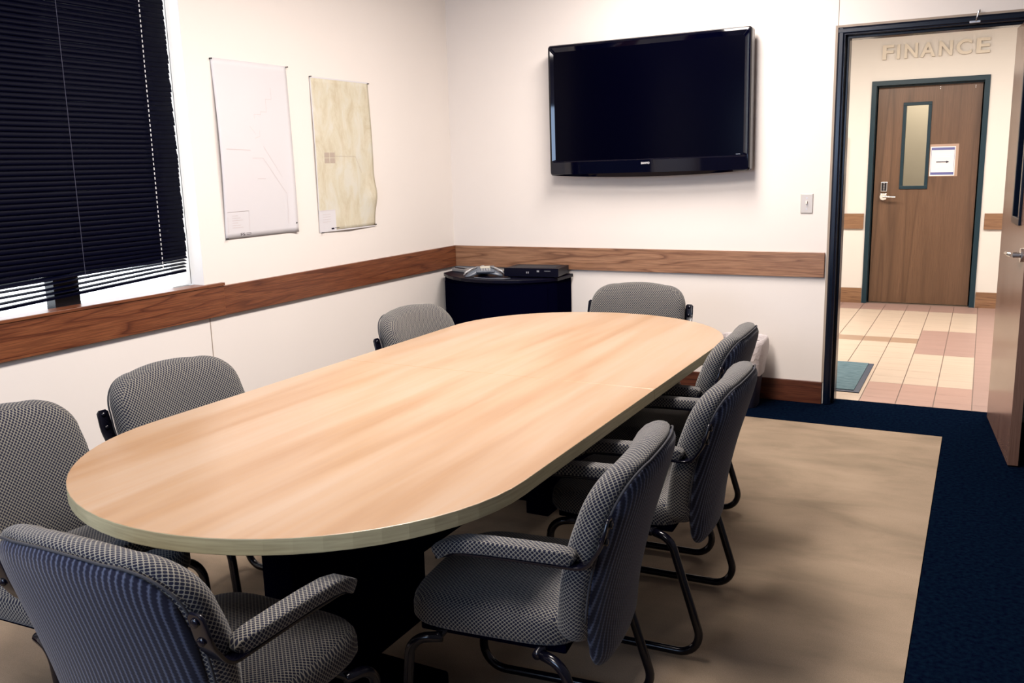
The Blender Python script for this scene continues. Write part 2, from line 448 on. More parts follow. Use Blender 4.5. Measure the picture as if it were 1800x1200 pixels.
def pins(t, W, H, pts):
    for (a, b) in pts:
        bm = bmesh.new(); cyl(bm, (.002, a, b), (1, 0, 0.05), .0035, .004, 10); cyl(bm, (.006, a, b), (1, 0, .05), .0022, .007, 10); cyl(bm, (.013, a, b), (1, 0, .05), .0038, .003, 10)
        p = link('push_pin', bm, 'pin', t, smooth=True, autosmooth=40)
t, W, H = poster('map_poster', -2.203, -1.667, 1.143, 2.022, f1, 'paper_white', 'large pale white line map poster pinned beside the window')
bm = bmesh.new()
LN = lambda pts, w=.0018, mi=0: [strip(bm, W, H, f1, pts[i], pts[i+1], w, mi) for i in range(len(pts)-1)]
LN([(.04, .445), (.21, .44)], .004); LN([(.40, .76), (.40, .70), (.355, .70), (.355, .635), (.31, .635), (.31, .62), (.26, .62), (.26, .60)], .002)
LN([(.22, .40), (.30, .40), (.47, .21), (.47, .05)], .002); LN([(.31, .46), (.44, .30)], .0015); LN([(.25, .50), (.29, .51), (.29, .54)], .0015)
LN([(.22, .56), (.26, .52)], .0015); LN([(.25, .295), (.31, .295)], .003)
for k in range(5): LN([(.02+.0*k, .135-.0*k), (.17, .135)], .002)
LN([(.02, .11), (.02, .03)], .0015); LN([(.17, .135), (.17, .03)], .0015)
for k in range(6): LN([(.05, .115-k*.012), (.09+.035*((k*7) % 3)/2, .115-k*.012)], .0025)
link('map_lines', bm, 'ink_faint', t)
lg = fit(text_mesh('FS', .03), Matrix.Translation((f1(.25, .02)+.0014, .105, .012)) @ Matrix(((0, 0, 1, 0), (1, 0, 0, 0), (0, 1, 0, 0), (0, 0, 0, 1))), w=.030, h=.014)
link('logo', lg, 'ink_dark', t)
bm = bmesh.new(); LN([(.145, .0235), (.18, .0235)], .0018); LN([(.145, .0165), (.18, .0165)], .0018); link('logo_text', bm, 'ink_dark', t)
pins(t, W, H, [(-.002, H-.006), (W+.002, H-.004), (.004, .004), (W-.012, .05)])
t, W, H = poster('map_poster', -1.477, -.943, 1.122, 1.986, f2, 'map_print', 'yellowish topographic map poster pinned nearer the corner of the room')
bm = bmesh.new()
def LM(pts, w=.0018, off=.0011): [strip(bm, W, H, f2, pts[i], pts[i+1], w, 0, off) for i in range(len(pts)-1)]
LM([(.17, .455), (.17, .40), (.175, .375)], .0018); LM([(.12, .43), (.36, .425), (.41, .33)], .0018)
link('map_lines', bm, 'map_grid', t)
bm = bmesh.new()
for r_ in range(2):
    for q in range(2): LM([(.075+q*.048, .435-r_*.032), (.118+q*.048, .435-r_*.032)], .028)
link('inset_grid', bm, 'map_grid', t)
bm = bmesh.new(); LM([(.0, .065), (.145, .065)], .12, .0014); link('title_block', bm, 'paper_white', t)
bm = bmesh.new()
LM([(.01, .122), (.145, .122)], .002, .002)
for k in range(4): LM([(.03, .10-k*.014), (.10, .10-k*.014)], .002, .002)
link('title_text', bm, 'ink_faint', t)
bm = bmesh.new(); LM([(0.001, 0), (0.001, H)], .008, .0008); LM([(0, H-.004), (W, H-.004)], .008, .0008); LM([(.0, .004), (W, .004)], .007, .0008); link('white_margin', bm, 'paper_white', t)
bm = bmesh.new(); LM([(.10, .016), (.125, .016)], .009, .0018); LM([(.13, .019), (.17, .019)], .003, .0018); link('logo', bm, 'ink_dark', t)
pins(t, W, H, [(-.001, H-.002), (W-.005, H-.008), (.02, -.002), (W-.004, .012)])

# ------------------------------------------------------------ television
tv = thing('television', 'large glossy black flat screen television mounted on the back wall', 'television', (1.478, -.021, 1.81))
tv.rotation_euler = (0, -.006, 0)
HW, ZT, ZB, YF = .6465, .405, -.408, -.115
bm = bmesh.new()
def rrect(w, zb, zt, r, bow=0, n=6):
    pts = []
    for cx_, cz_, a0 in ((w-r, zt-r, 0), (-w+r, zt-r, PI/2), (-w+r, zb+r, PI), (w-r, zb+r, 1.5*PI)):
        for k in range(n+1):
            a = a0+PI/2*k/n; pts.append((cx_+r*math.cos(a), cz_+r*math.sin(a)))
    if bow:      # insert bowed bottom between corner 3 and 4
        i = 3*(n+1); mid = []
        for k in range(1, 16):
            x = (-w+r)+(2*w-2*r)*k/16; mid.append((x, zb-bow*(1-((2*k/16)-1)**2)))
        pts = pts[:i]+mid+pts[i:]
    return pts
# bezel: outer rim -> front lip -> inner chamfer down to the screen plane
OUT = rrect(HW, ZB, ZT, .018, .02); n = len(OUT)
def inset(pts, il, ir, ib, it):
    o_ = []
    for (x, z) in pts:
        fx = (x+HW)/(2*HW); fz = (z-ZB)/(ZT-ZB); fz = max(0, min(1, fz))
        o_.append((-HW+il+(2*HW-il-ir)*fx, ZB+ib+(ZT-ZB-ib-it)*fz))
    return o_
rings = [(OUT, YF+.075), (OUT, YF+.012), (inset(OUT, .006, .006, .006, .006), YF), (inset(OUT, .018, .014, .082, .018), YF-.002), (inset(OUT, .042, .040, .090, .046), YF+.005)]
R_ = [[bm.verts.new((x, y, z)) for (x, z) in p] for p, y in rings]
for a, b in zip(R_, R_[1:]):
    for k in range(n): bm.faces.new((a[k], a[(k+1) % n], b[(k+1) % n], b[k]))
bm.faces.new(R_[0])
link('bezel', bm, 'glossy_black', tv)
bm = bmesh.new(); bm.faces.new([bm.verts.new((x, YF+.0045, z)) for (x, z) in inset(OUT, .038, .036, .086, .042)])
link('screen', bm, 'screen_black', tv)
bm = bx(bmesh.new(), -.5, .5, -.04, .0, -.3, .3); link('rear_housing', bm, 'satin_black', tv, bevel=.01)
bm = bx(bmesh.new(), -.3, .3, -.0, .019, -.2, .2); link('wall_bracket', bm, 'satin_black', tv)
lg = fit(text_mesh('SANYO', .02, 0, .0006), Matrix.Translation((-.021, YF-.0034, -.352)) @ TOWALL, w=.055, h=.013)
link('logo', lg, 'paper_white', tv)
bm = bx(bmesh.new(), .565, .590, YF+.0035, YF+.0044, -.312, -.310); link('small_print', bm, 'phone_silver', tv)

# ------------------------------------------------------------ light switch
t = thing('light_switch', 'small brushed steel light switch plate on the wall left of the doorway', 'light switch', (2.437, 0, 1.206))
box('plate', (-.035, .035, -.006, 0, -.057, .057), 'steel_plate', t, bevel=.003)
box('toggle', (-.005, .005, -.02, -.005, -.002, .014), 'toggle', t, bevel=.002)
bm = bmesh.new(); cyl(bm, (0, -.0055, .032), (0, -1, 0), .003, .002, 10); link('screw', bm, 'silver', t)
bm = bmesh.new(); cyl(bm, (0, -.0055, -.032), (0, -1, 0), .003, .002, 10); link('screw', bm, 'silver', t)

# ------------------------------------------------------------ door frames and doors
d1 = bpy.data.objects.new('door_1', None); COL.objects.link(d1); d1.location = (XD, 0, 0); struct(d1, 'dark painted steel door frame of the open doorway')
def frameprof(w, depth):   # (across opening, y) profile of a hollow metal jamb seen from above; opening side is +x
    return [(0, -.012), (.010, -.016), (.030, -.016), (.034, -.010), (.042, -.010), (.042, .045), (.058, .045), (.058, depth-.01), (.042, depth-.01), (.042, depth+.014), (0, depth+.014)]
pf = frameprof(.042, WT)
bm = bmesh.new()
prism(bm, pf, 0, HT-.0)
W1 = 3.552-XD
prism(bm, [(W1-x, y) for x, y in pf], 0, HT)
Mh = Matrix(((0, 0, 1, 0), (0, 1, 0, 0), (-1, 0, 0, HT), (0, 0, 0, 1)))    # x(prof)->down, z->x
prism(bm, pf, .0005, W1-.0005, M=Matrix.Translation((0, -.0005, -.0004)) @ Mh)
link('door_frame', bm, 'frame_paint', d1, bevel=.003, seg=3)
bm = bmesh.new(); bx(bm, -.013, 0, -.008, 0, .136, HT+.012); bx(bm, 0, W1, -.008, 0, HT, HT+.012)
link('caulk_line', bm, 'caulk', d1)
# open leaf, hinged on the right jamb, swung into the room
ang = math.atan2(.085, .85)
t = bpy.data.objects.new('door_2', None); COL.objects.link(t); struct(t, 'open wooden door leaf swung back against the right wall')
t.location = (3.457, .03, .008); t.rotation_euler = (0, 0, -PI/2+ang)     # local +x runs from hinge to latch, local y: -y is the visible face
LW, LH, LT = .875, 2.095, .044
bm = bmesh.new()
lx0, lx1, lz0, lz1 = .44, .66, 1.135, 1.965
for (a, b, c, d) in ((0, lx0, 0, LH), (lx1, LW, 0, LH), (lx0, lx1, 0, lz0), (lx0, lx1, lz1, LH)):
    bx(bm, a, b, 0, LT, c, d)
link('leaf', bm, 'leaf_veneer', t)
def ring(bm, x0, x1, z0, z1, w, y0, y1):
    bx(bm, x0-w, x1+w, y0, y1, z1, z1+w); bx(bm, x0-w, x1+w, y0, y1, z0-w, z0); bx(bm, x0-w, x0, y0, y1, z0, z1); bx(bm, x1, x1+w, y0, y1, z0, z1)
bm = bmesh.new(); ring(bm, lx0+.02, lx1-.02, lz0+.02, lz1-.02, .035, -.012, LT+.012); link('lite_frame', bm, 'frame_paint', t, bevel=.003)
link('lite_glass', bx(bmesh.new(), lx0+.01, lx1-.01, .018, .024, lz0+.01, lz1-.01), 'window_glass', t)
def lever(parent, x, z, y, dirx, mat='chrome'):
    bm = bmesh.new(); cyl(bm, (x, y, z), (0, -1, 0), .033, .012, 24); cyl(bm, (x, y-.012, z), (0, -1, 0), .013, .03, 16)
    tube(bm, fillet([(x, y-.045, z), (x+dirx*.03, y-.055, z), (x+dirx*.115, y-.055, z-.004)], .012, seg=4), .0105, 12)
    return link('door_handle', bm, mat, parent, smooth=True, autosmooth=40)
lever(t, LW-.065, .995, 0, -1)
bm = bmesh.new()
for z in (.25, 1.05, 1.85): cyl(bm, (-.006, LT+.004, z), (0, 0, 1), .008, .11, 12)
link('hinge', bm, 'silver', t, smooth=True, autosmooth=40)
hk = thing('hook', 'small bent metal hook stuck on top of the dark doorway frame', 'hook', (3.262, -.016, 2.15))
bm = bmesh.new(); tube(bm, fillet([(0, -.004, .0), (.004, -.012, .02), (.012, -.014, .050), (.016, -.006, .056), (.014, 0.006, .045)], .004, seg=3), .0035, 8)
link('hook_wire', bm, 'silver', hk, smooth=True)
bm = bx(bmesh.new(), -.03, .022, -.005, 0, -.008, .004); link('base_plate', bm, 'silver', hk, bevel=.002)

# ------------------------------------------------------------ hallway
D = 4.14
HX0, HX1 = -1.5, 5.9
bm = bmesh.new()
bx(bm, HX0-.1, 2.335, D, D+.15, 0, 2.8); bx(bm, 3.33, HX1+.1, D, D+.15, 0, 2.8); bx(bm, 2.335, 3.33, D, D+.15, 2.165, 2.8)
struct(link('wall_hall', bm, 'hall_paint'), 'cream hallway wall beyond the doorway')
bm = bmesh.new(); bx(bm, HX0-.1, HX0, WT, D, 0, 2.8); struct(link('wall_hall_left', bm, 'hall_paint'))
bm = bmesh.new(); bx(bm, HX1, HX1+.1, WT, D, 0, 2.8); struct(link('wall_hall_right', bm, 'hall_paint'))
struct(box('wall_hall_near', (HX0-.1, -.22, 0, WT, 0, 2.8), 'hall_paint'))
struct(box('ceiling', (HX0-.1, HX1+.1, WT, D+.15, 2.8, 2.9), 'ceiling_paint'))
# tile floor
bm = bmesh.new(); bx(bm, HX0-.1, HX1+.1, WT+.0, D+.3, -.1, -.0035, 0)
TS = .2055; X0 = 2.762; Y0 = .69
def tilecol(x, y):      # x,y tile centres
    if x > 3.378 or y > 3.77: return 4
    if 2.967 < x and 1.70 < y < 2.73: return 4
    if y < .69: return 2 if x > 2.76 else 1
    if x < 2.967 and 2.12 < y < 2.33: return 3
    return 1
i0 = int((HX0-X0)/TS)-1; i1 = int((HX1-X0)/TS)+1
for i in range(i0, i1):
    for j in range(-3, 18):
        xa, xb = X0+i*TS, X0+(i+1)*TS; ya, yb = Y0+j*TS*.99, Y0+(j+1)*TS*.99
        ya = max(ya, WT+.002); yb = min(yb, D-.001)
        if yb-ya < .02: continue
        mi = tilecol((xa+xb)/2, (ya+yb)/2); g = .0028; gy = .0012
        v = [bm.verts.new(p) for p in ((xa+g, ya+gy, 0), (xb-g, ya+gy, 0), (xb-g, yb-gy, 0), (xa+g, yb-gy, 0))]
        bm.faces.new(v).material_index = mi
struct(link('floor_hall', bm, ['grout', 'tile_cream', 'tile_rose', 'tile_brown', 'tile_mauve']), 'cream and rose square tiled hallway floor')
# hall mat
t = thing('door_mat', 'blue grey ribbed entrance mat with dark edge lying on the hallway tiles', 'door mat', (2.14, .78, 0))
link('rubber_edge', bx(bmesh.new(), -.6, .60, -.44, .44, 0, .006), 'mat_rubber', t, bevel=.002)
link('pile', bx(bmesh.new(), -.56, .565, -.405, .43, .006, .011), 'mat_pile', t)
# hall trims
struct(box('baseboard_hall_left', (HX0, 2.315, D-.014, D, 0, .152), 'hall_rail_wood'))
struct(box('baseboard_hall_right', (3.352, HX1, D-.014, D, 0, .152), 'hall_rail_wood'))
tag(box('chair_rail', (HX0, 2.304, D-.02, D, .753, .905), 'hall_rail_wood', bevel=.002), 'oak rail board on the hallway wall left of the finance door', 'rail')
tag(box('chair_rail', (3.378, HX1, D-.02, D, .755, .907), 'hall_rail_wood', bevel=.002), 'oak rail board on the hallway wall right of the finance door', 'rail')
tag(box('notice_board', (1.3, 2.118, D-.036, D-.001, .93, 1.66), 'board_cream', bevel=.003), 'cream wall board in the hallway just seen past the left door jamb', 'board')
# hall door
d3 = bpy.data.objects.new('door_3', None); COL.objects.link(d3); d3.location = (2.32, D, 0); struct(d3, 'closed wooden finance office door across the hallway')
W3 = 3.345-2.32
pf3 = [(0, -.014), (.045, -.014), (.045, .075), (.06, .075), (.06, .13), (0, .13)]
bm = bmesh.new(); prism(bm, pf3, 0, HT); prism(bm, [(W3-x, y) for x, y in pf3], 0, HT)
prism(bm, pf3, 0.0005, W3-.0005, M=Matrix.Translation((0, -.0005, -.0004)) @ Matrix(((0, 0, 1, 0), (0, 1, 0, 0), (-1, 0, 0, HT), (0, 0, 0, 1))))
link('door_frame', bm, 'frame_paint_teal', d3, bevel=.002)
bm = bmesh.new(); a0, a1, b0, b1 = 2.632-2.32, 2.838-2.32, 1.165, 1.945
YL = .075
for (a, b, c, d) in ((.046, a0, .008, 2.134), (a1, W3-.046, .008, 2.134), (a0, a1, .008, b0), (a0, a1, b1, 2.134)): bx(bm, a, b, YL, YL+.044, c, d)
link('leaf', bm, 'door_veneer', d3)
bm = bmesh.new(); ring(bm, a0+.006, a1-.006, b0+.006, b1-.006, .030, YL-.014, YL+.05); link('lite_frame', bm, 'frame_paint_teal', d3, bevel=.002)
link('lite_glass', bx(bmesh.new(), a0, a1, YL+.015, YL+.02, b0, b1), 'window_glass', d3)
bm = bmesh.new(); bx(bm, .122, .182, YL-.026, YL, 1.118, 1.212); link('keypad_lock', bm, 'silver', d3, bevel=.004)
bm = bmesh.new(); bx(bm, .129, .175, YL-.028, YL-.024, 1.125, 1.205); link('keypad_face', bm, 'glossy_black', d3)
bm = bmesh.new()
for k in range(5): bx(bm, .148, .156, YL-.031, YL-.028, 1.132+k*.015, 1.139+k*.015)
link('keypad_button', bm, 'silver', d3)
bm = bmesh.new(); bx(bm, .120, .180, YL-.03, YL, 1.035, 1.100); link('lock_case', bm, 'chrome', d3, bevel=.008)
lever(d3, .150, 1.068, YL-.02, 1)
bm = bmesh.new()
for (x, z) in ((.605, 2.10), (.605, 2.083), (.905, 2.095), (.905, 2.079)): cyl(bm, (x, YL, z), (0, -1, 0), .004, .003, 8)
link('screw_dots', bm, 'paper_white', d3)
# room behind the finance door, seen through its narrow pane
bm = bmesh.new(); bx(bm, 1.8, 4.0, D+1.2, D+1.3, 0, 2.8); bx(bm, 1.8, 1.9, D+.15, D+1.2, 0, 2.8); bx(bm, 3.9, 4.0, D+.15, D+1.2, 0, 2.8); bx(bm, 1.9, 3.9, D+.15, D+1.2, 2.75, 2.8); bx(bm, 1.9, 3.9, D+.15, D+1.2, -.1, 0)
struct(link('wall_office', bm, 'hall_paint'), 'cream office wall glimpsed through the narrow door pane')
area('office_lamp_light', (2.9, D+.6, 2.7), (.6, .4), 24, (1, .86, .62))
# notice on the hall door
nt = thing('paper_notice', 'white paper notice with navy bands and a black arrow taped to the finance door', 'notice', (2.873, D+YL, 1.264))
link('plastic_sleeve', bx(bmesh.new(), -.006, .245, -.0012, 0, -.006, .300), 'tape', nt)
link('sheet', bx(bmesh.new(), 0, .219, -.0025, -.0012, 0, .277), 'paper_white', nt)
bm = bmesh.new(); bx(bm, .008, .211, -.0032, -.0025, .244, .268); bx(bm, .008, .211, -.0032, -.0025, .009, .034)
bx(bm, .008, .0105, -.0032, -.0025, .034, .244); bx(bm, .2085, .211, -.0032, -.0025, .034, .244); link('navy_bands', bm, 'ink_navy', nt)
bm = bmesh.new(); bx(bm, .055, .150, -.0034, -.0025, .127, .135)
prism(bm, [(.143, .120), (.143, .142), (.170, .131)], .0025, .0034, M=TOWALL); link('arrow', bm, 'ink_dark', nt)
bm = bmesh.new()
for z, a, b in ((.212, .03, .19), (.196, .025, .195), (.178, .04, .17), (.098, .03, .19), (.080, .05, .165)): bx(bm, a, b, -.0031, -.0025, z, z+.005)
link('small_text', bm, 'ink_faint_blue', nt)
# FINANCE letters
sg = thing('wall_sign', 'raised cream capital letters reading FINANCE above the hallway door', 'sign', (2.403, D, 2.375))
adv = 0; specs = [('F', .0, .098), ('I', .128, .026), ('N', .195, .115), ('A', .333, .130), ('N', .492, .115), ('C', .640, .128), ('E', .806, .112)]
for ch, x, wd in specs:
    bm = fit(text_mesh(ch, .14, .011, .0035), Matrix.Translation((x, -.0125, 0)) @ TOWALL, w=wd, h=.134)
    link('letter', bm, 'letter_beige', sg)

# ------------------------------------------------------------ ceiling lamps (above the frame)
def troffer(x, y, z, sx, sy, label):
    t = thing('ceiling_light', label, 'ceiling light', (x, y, z), group=None)
    bm = bmesh.new(); 
    bx(bm, -sx/2-.03, sx/2+.03, -sy/2-.03, -sy/2, -.03, 0); bx(bm, -sx/2-.03, sx/2+.03, sy/2, sy/2+.03, -.03, 0)
    bx(bm, -sx/2-.03, -sx/2, -sy/2, sy/2, -.03, 0); bx(bm, sx/2, sx/2+.03, -sy/2, sy/2, -.03, 0)
    link('frame', bm, 'lamp_frame', t); link('diffuser', bx(bmesh.new(), -sx/2, sx/2, -sy/2, sy/2, -.022, -.012), 'lamp_diffuser', t)
    return t
for (x, y), lb in zip(CEILING_LAMPS, ('over the far half of the table', 'over the near half of the table', 'behind the near end of the table')):
    troffer(x, y, CEIL, .6, 1.2, 'rectangular ceiling light '+lb)
for (x, y), lb in zip(HALL_LAMPS, ('left', 'middle', 'right')):
    troffer(x, y, 2.8, 1.2, .6, 'rectangular hallway ceiling light, %s of three' % lb)

# ------------------------------------------------------------ conference table
TX, TY, TW, TS_, TE, TH = 1.816, -2.869, .630, .869, .589, .742
tb = thing('conference_table', 'long oval conference table with light wood top and olive grey edge', 'table', (TX, TY, 0), -.004)
SEAM = .069
def halfoutline(sgn, inset_=0):
    pts = []; w_ = TW-inset_; e_ = TE-inset_
    for k in range(33):
        a = PI*k/32; pts.append((w_*math.cos(a), sgn*TS_+sgn*e_*math.sin(a)))
    s = SEAM+sgn*.0006
    return [(w_, s)]+pts+[(-w_, s)]
th = .038
for sgn in (-1, 1):
    pts = halfoutline(sgn); bm = bmesh.new(); prism(bm, pts, TH-th+.001, TH, 0)
    for f in bm.faces: f.material_index = 1 if abs(f.normal.z) < .5 else 0
    bm.normal_update()
    for f in bm.faces: f.material_index = 0 if abs(f.normal.z) > .5 else 1
    link('tabletop', bm, ['table_laminate', 'table_edge_band'], tb, bevel=.0018, seg=2)
link('table_joint', bx(bmesh.new(), -.622, .622, SEAM-.0008, SEAM+.0008, TH-th+.004, TH-.0004), 'table_seam', tb)
link('tabletop_core', bx(bmesh.new(), -.38, .38, -1.05, 1.05, TH-th-.02, TH-th+.002), 'black_laminate', tb)
for sgn in (-1, 1):
    bm = bmesh.new(); bx(bm, -.05, .05, sgn*.75-.30, sgn*.75+.30, .06, TH-th-.02); link('pedestal', bm, 'black_laminate', tb, bevel=.004)
    bm = bmesh.new(); bx(bm, -.28, .28, sgn*.75-.06, sgn*.75+.06, .005, .06); link('foot', bm, 'black_laminate', tb, bevel=.01)
link('modesty_panel', bx(bmesh.new(), -.012, .012, -.45, .45, .25, TH-th-.02), 'black_laminate', tb)

# ------------------------------------------------------------ chairs
def yfront(z):   # front surface of the backrest in the side view
    s = (z-.40)/.45
    return -.158-.118*max(0, s)**1.5
def halfw(z):
    ks = [(.31, .165), (.36, .198), (.45, .228), (.58, .252), (.68, .259), (.76, .251), (.82, .230), (.86, .19)]
    for (a, wa), (b, wb) in zip(ks, ks[1:]):
        if z <= b:
            t_ = (z-a)/(b-a); return wa+(wb-wa)*max(0, t_)
    return ks[-1][1]
def back_outline(zb, zt, n=64, rt_=.10, rb_=.07, shrink=0):
    """closed outline with rounded corners; follows halfw between"""
    pts = []
    hb, ht = halfw(zb)-shrink, .232-shrink
    cyc = []
    # go around: right side up, top, left side down, bottom
    def side(t_): return zb+rb_+(zt-rt_-zb-rb_)*t_
    for k in range(14): z = side(k/13); cyc.append((halfw(z)-shrink, z))
    zr = zt-rt_; w_ = halfw(zr)-shrink
    rx = .125
    for k in range(1, 12):
        a = PI/2*k/12; cyc.append((w_-rx+rx*math.cos(a)**.85, zr+rt_*math.sin(a)**.9))
    top = []
    wt = w_-rx
    for k in range(0, 11): x = wt-2*wt*k/10; top.append((x, zt+.010*(1-(x/wt)**2)))
    cyc += top
    for (x, z) in reversed(cyc[:14+11]): cyc.append((-x, z)) if (x, z) != (0, 0) else None
    zr = zb+rb_; w_ = halfw(zr)-shrink; rx = .07
    for k in range(1, 8):
        a = PI/2*k/8; cyc.append((-(w_-rx+rx*math.cos(a)), zr-rb_*math.sin(a)))
    wt = w_-rx
    for k in range(0, 9): x = -wt+2*wt*k/8; cyc.append((x, zb))
    for k in range(1, 8):
        a = PI/2*(1-k/8); cyc.append((w_-rx+rx*math.cos(a), zr-rb_*math.sin(a)))
    return cyc
def wrap(x, z): return .55*x*x        # sides wrap slightly forward
def pad(outline, ys, uvmode, cz=.6):
    """stack of rings: ys = list of (inset, yoffset, uvkind)"""
    bm = bmesh.new(); uv = bm.loops.layers.uv.new('UVMap'); n = len(outline)
    zc = sum(p[1] for p in outline)/n
    zmin = min(p[1] for p in outline); zmax = max(p[1] for p in outline)
    hh = (zmax-zmin)/2; zm = (zmax+zmin)/2
    arc = [0]
    for i in range(n): a, b = outline[i], outline[(i+1) % n]; arc.append(arc[-1]+math.hypot(a[0]-b[0], a[1]-b[1]))
    rings = []; drun = 0; prev = None
    for (ins, yo) in ys:
        ring_ = []
        for (x, z) in outline:
            sx = max(0.0, 1-ins/.235); sz = max(0.0, 1-ins/hh)
            X, Z = x*sx, zm+(z-zm)*sz
            ring_.append(bm.verts.new((X, yfront(Z)+wrap(X, Z)+yo, Z)))
        rings.append((ring_, ins, yo))
    S = 0
    for (A, ia, ya), (B, ib, yb) in zip(rings, rings[1:]):
        d = math.hypot(ia-ib, ya-yb); rim = abs(ya-yb) > abs(ia-ib)*.8
        for k in range(n):
            q = (k+1) % n; vs = (A[k], A[q], B[q], B[k])
            try: f = bm.faces.new(vs)
            except ValueError: continue
            for lp, (kk, ss, vv) in zip(f.loops, ((arc[k], S, A[k]), (arc[k+1], S, A[q]), (arc[k+1], S+d, B[q]), (arc[k], S+d, B[k]))):
                lp[uv].uv = (kk, ss) if (rim and uvmode != 'flat') else (vv.co.x, vv.co.z)
        S += d
    for (rg, flip) in ((rings[0][0], 1), (rings[-1][0], 0)):
        f = bm.faces.new(rg[::-1] if flip else rg)
        for lp in f.loops: lp[uv].uv = (lp.vert.co.x, lp.vert.co.z)
        bmesh.ops.poke(bm, faces=[f])
    for f in bm.faces:
        f.smooth = True
    return bm
ZTOP = .836
def make_chair():
    t = bpy.data.objects.new('conference_chair', None); COL.objects.link(t)
    # cushion: from rear face (y-) to domed front
    oc = back_outline(.40, ZTOP, rt_=.105, rb_=.05)
    CUSH = [(.05, -.062), (.020, -.061), (.008, -.056), (.002, -.048), (0, -.038), (0, -.026), (.003, -.014), (.012, .002), (.028, .013), (.055, .021), (.10, .027), (.15, .030), (.19, .031)]
    o = link('backrest', pad(oc, CUSH, 'rim'), 'fabric_weave', t, smooth=True)
    # rear panel (taller, reaches below the seat)
    op = back_outline(.320, ZTOP-.012, rt_=.10, rb_=.06, shrink=.024)
    PAN = [(.19, -.094), (.13, -.093), (.07, -.090), (.035, -.086), (.016, -.080), (.006, -.073), (.0, -.066), (.0, -.062), (.005, -.056), (.05, -.056)]
    link('back_panel', pad(op, PAN, 'flat'), 'fabric_rib_shaded', t, smooth=True)
    op2 = back_outline(.40, ZTOP-.010, rt_=.10, rb_=.05, shrink=.009)
    path = [(x, yfront(z)+wrap(x, z)-.0645, z) for (x, z) in op2 if z > .47]
    bm = bmesh.new(); tube(bm, path, .0028, 8); link('piping', bm, 'piping', t, smooth=True)
    # seat cushion
    bm = bmesh.new(); uv = bm.loops.layers.uv.new('UVMap')
    def se(a, rx, ry, e=.42):
        c_, s_ = math.cos(a), math.sin(a); return (math.copysign(abs(c_)**e, c_)*rx, math.copysign(abs(s_)**e, s_)*ry)
    prof = [(.90, .392), (.97, .396), (1.0, .408), (1.0, .432), (.985, .450), (.95, .462), (.86, .470), (.6, .474), (.25, .474)]
    rg = []
    for sc, z in prof:
        rg.append([bm.verts.new((*[p_+q_ for p_, q_ in zip(se(2*PI*k/48, .228*sc, .225*sc), (0, .04))], z-.012*max(0, (se(2*PI*k/48, 1, 1)[1]*sc-.6)))) for k in range(48)])
    for a, b in zip(rg, rg[1:]):
        for k in range(48): bm.faces.new((a[k], a[(k+1) % 48], b[(k+1) % 48], b[k]))
    bm.faces.new(rg[0][::-1]); bm.faces.new(rg[-1])
    bm.normal_update()
    for f in bm.faces:
        for lp in f.loops:
            c = lp.vert.co; lp[uv].uv = (c.x+(c.z if abs(f.normal.x) > .7 else 0), c.y+(c.z if abs(f.normal.y) > .7 else 0))
    link('seat', bm, 'fabric_weave', t, smooth=True)
    link('seat_pan', bx(bmesh.new(), -.20, .20, -.15, .22, .372, .396), 'black_laminate', t, bevel=.006)
    # back support bracket under the panel
    for sx in (-.10, .10):
        bm = bmesh.new(); tube(bm, fillet([(sx, .02, .383), (sx, -.16, .383), (sx, -.215, .44), (sx, -.22, .50)], .03, seg=4), 1, 12, flat=(.035, .006, Vector((1, 0, 0))))
        link('back_bracket', bm, 'chair_steel', t, smooth=True, autosmooth=50)
    # sled frame
    r = .0125
    for sx in (-1, 1):
        x = .245*sx
        p = [(x*.92, -.10, .378), (x, -.155, .372), (x, -.265, .0175), (x, .262, .0175), (x*1.0, .225, .372), (x*.92, .15, .378)]
        bm = bmesh.new(); tube(bm, fillet(p, [0, .05, .062, .07, .05, 0], seg=9), r, 12); 
        link('leg', bm, 'chair_steel', t, smooth=True)
    for y in (-.09, .16):
        bm = bmesh.new(); tube(bm, [(-.235, y, .379), (.235, y, .379)], .011, 10); link('cross_bar', bm, 'chair_steel', t, smooth=True)
    # arms: flat steel ribbon with padded top
    for sx in (-1, 1):
        x = .268*sx
        p = fillet([(x, -.272, .745), (x, -.256, .680), (x*1.0, -.222, .628), (x*1.01, -.06, .630), (x*1.01, .08, .626), (x*.98, .135, .600)], [0, .1, .045, .3, .05, 0], seg=8)
        nn = len(p); rs = [1]*nn; rs[0] = .55; rs[-1] = .5
        p.insert(1, p[0]+(p[1]-p[0]).normalized()*.008); rs.insert(1, .93)
        bm = bmesh.new(); tube(bm, p, rs, 20, flat=(.042, .0085, Vector((1, 0, 0))))
        arm = link('armrest', bm, 'chair_steel', t, smooth=True, autosmooth=50)
        arm_pad_path = [(x, -.196, .640), (x, -.188, .645), (x*1.01, -.15, .649), (x*1.01, -.08, .649), (x*1.01, .0, .648), (x*1.01, .06, .645), (x*1.0, .10, .635), (x, .13, .617), (x, .136, .611)]
        rs = [.35, .8, .97, 1, 1, 1, .95, .8, .35]
        bm = bmesh.new(); uv = bm.loops.layers.uv.new('UVMap'); tube(bm, arm_pad_path, rs, 20, flat=(.048, .032, Vector((1, 0, 0))))
        bm.normal_update()
        for f in bm.faces:
            for lp in f.loops:
                c = lp.vert.co; lp[uv].uv = (c.x*1.0+(c.z if abs(f.normal.x) > .6 else 0), c.y)
        link('arm_pad', bm, 'fabric_weave', arm, smooth=True)
        bm = bmesh.new(); tube(bm, [(x, -.250, .690), (x, -.264, .690)], .008, 12); blob(bm, (x, -.265, .690), .009, .004, .009)
        link('bolt', bm, 'chair_steel', t, smooth=True); bm = bmesh.new()
        tube(bm, [(x, -.262, .730), (x, -.274, .730)], .008, 12); blob(bm, (x, -.275, .730), .009, .004, .009)
        link('bolt', bm, 'chair_steel', t, smooth=True)
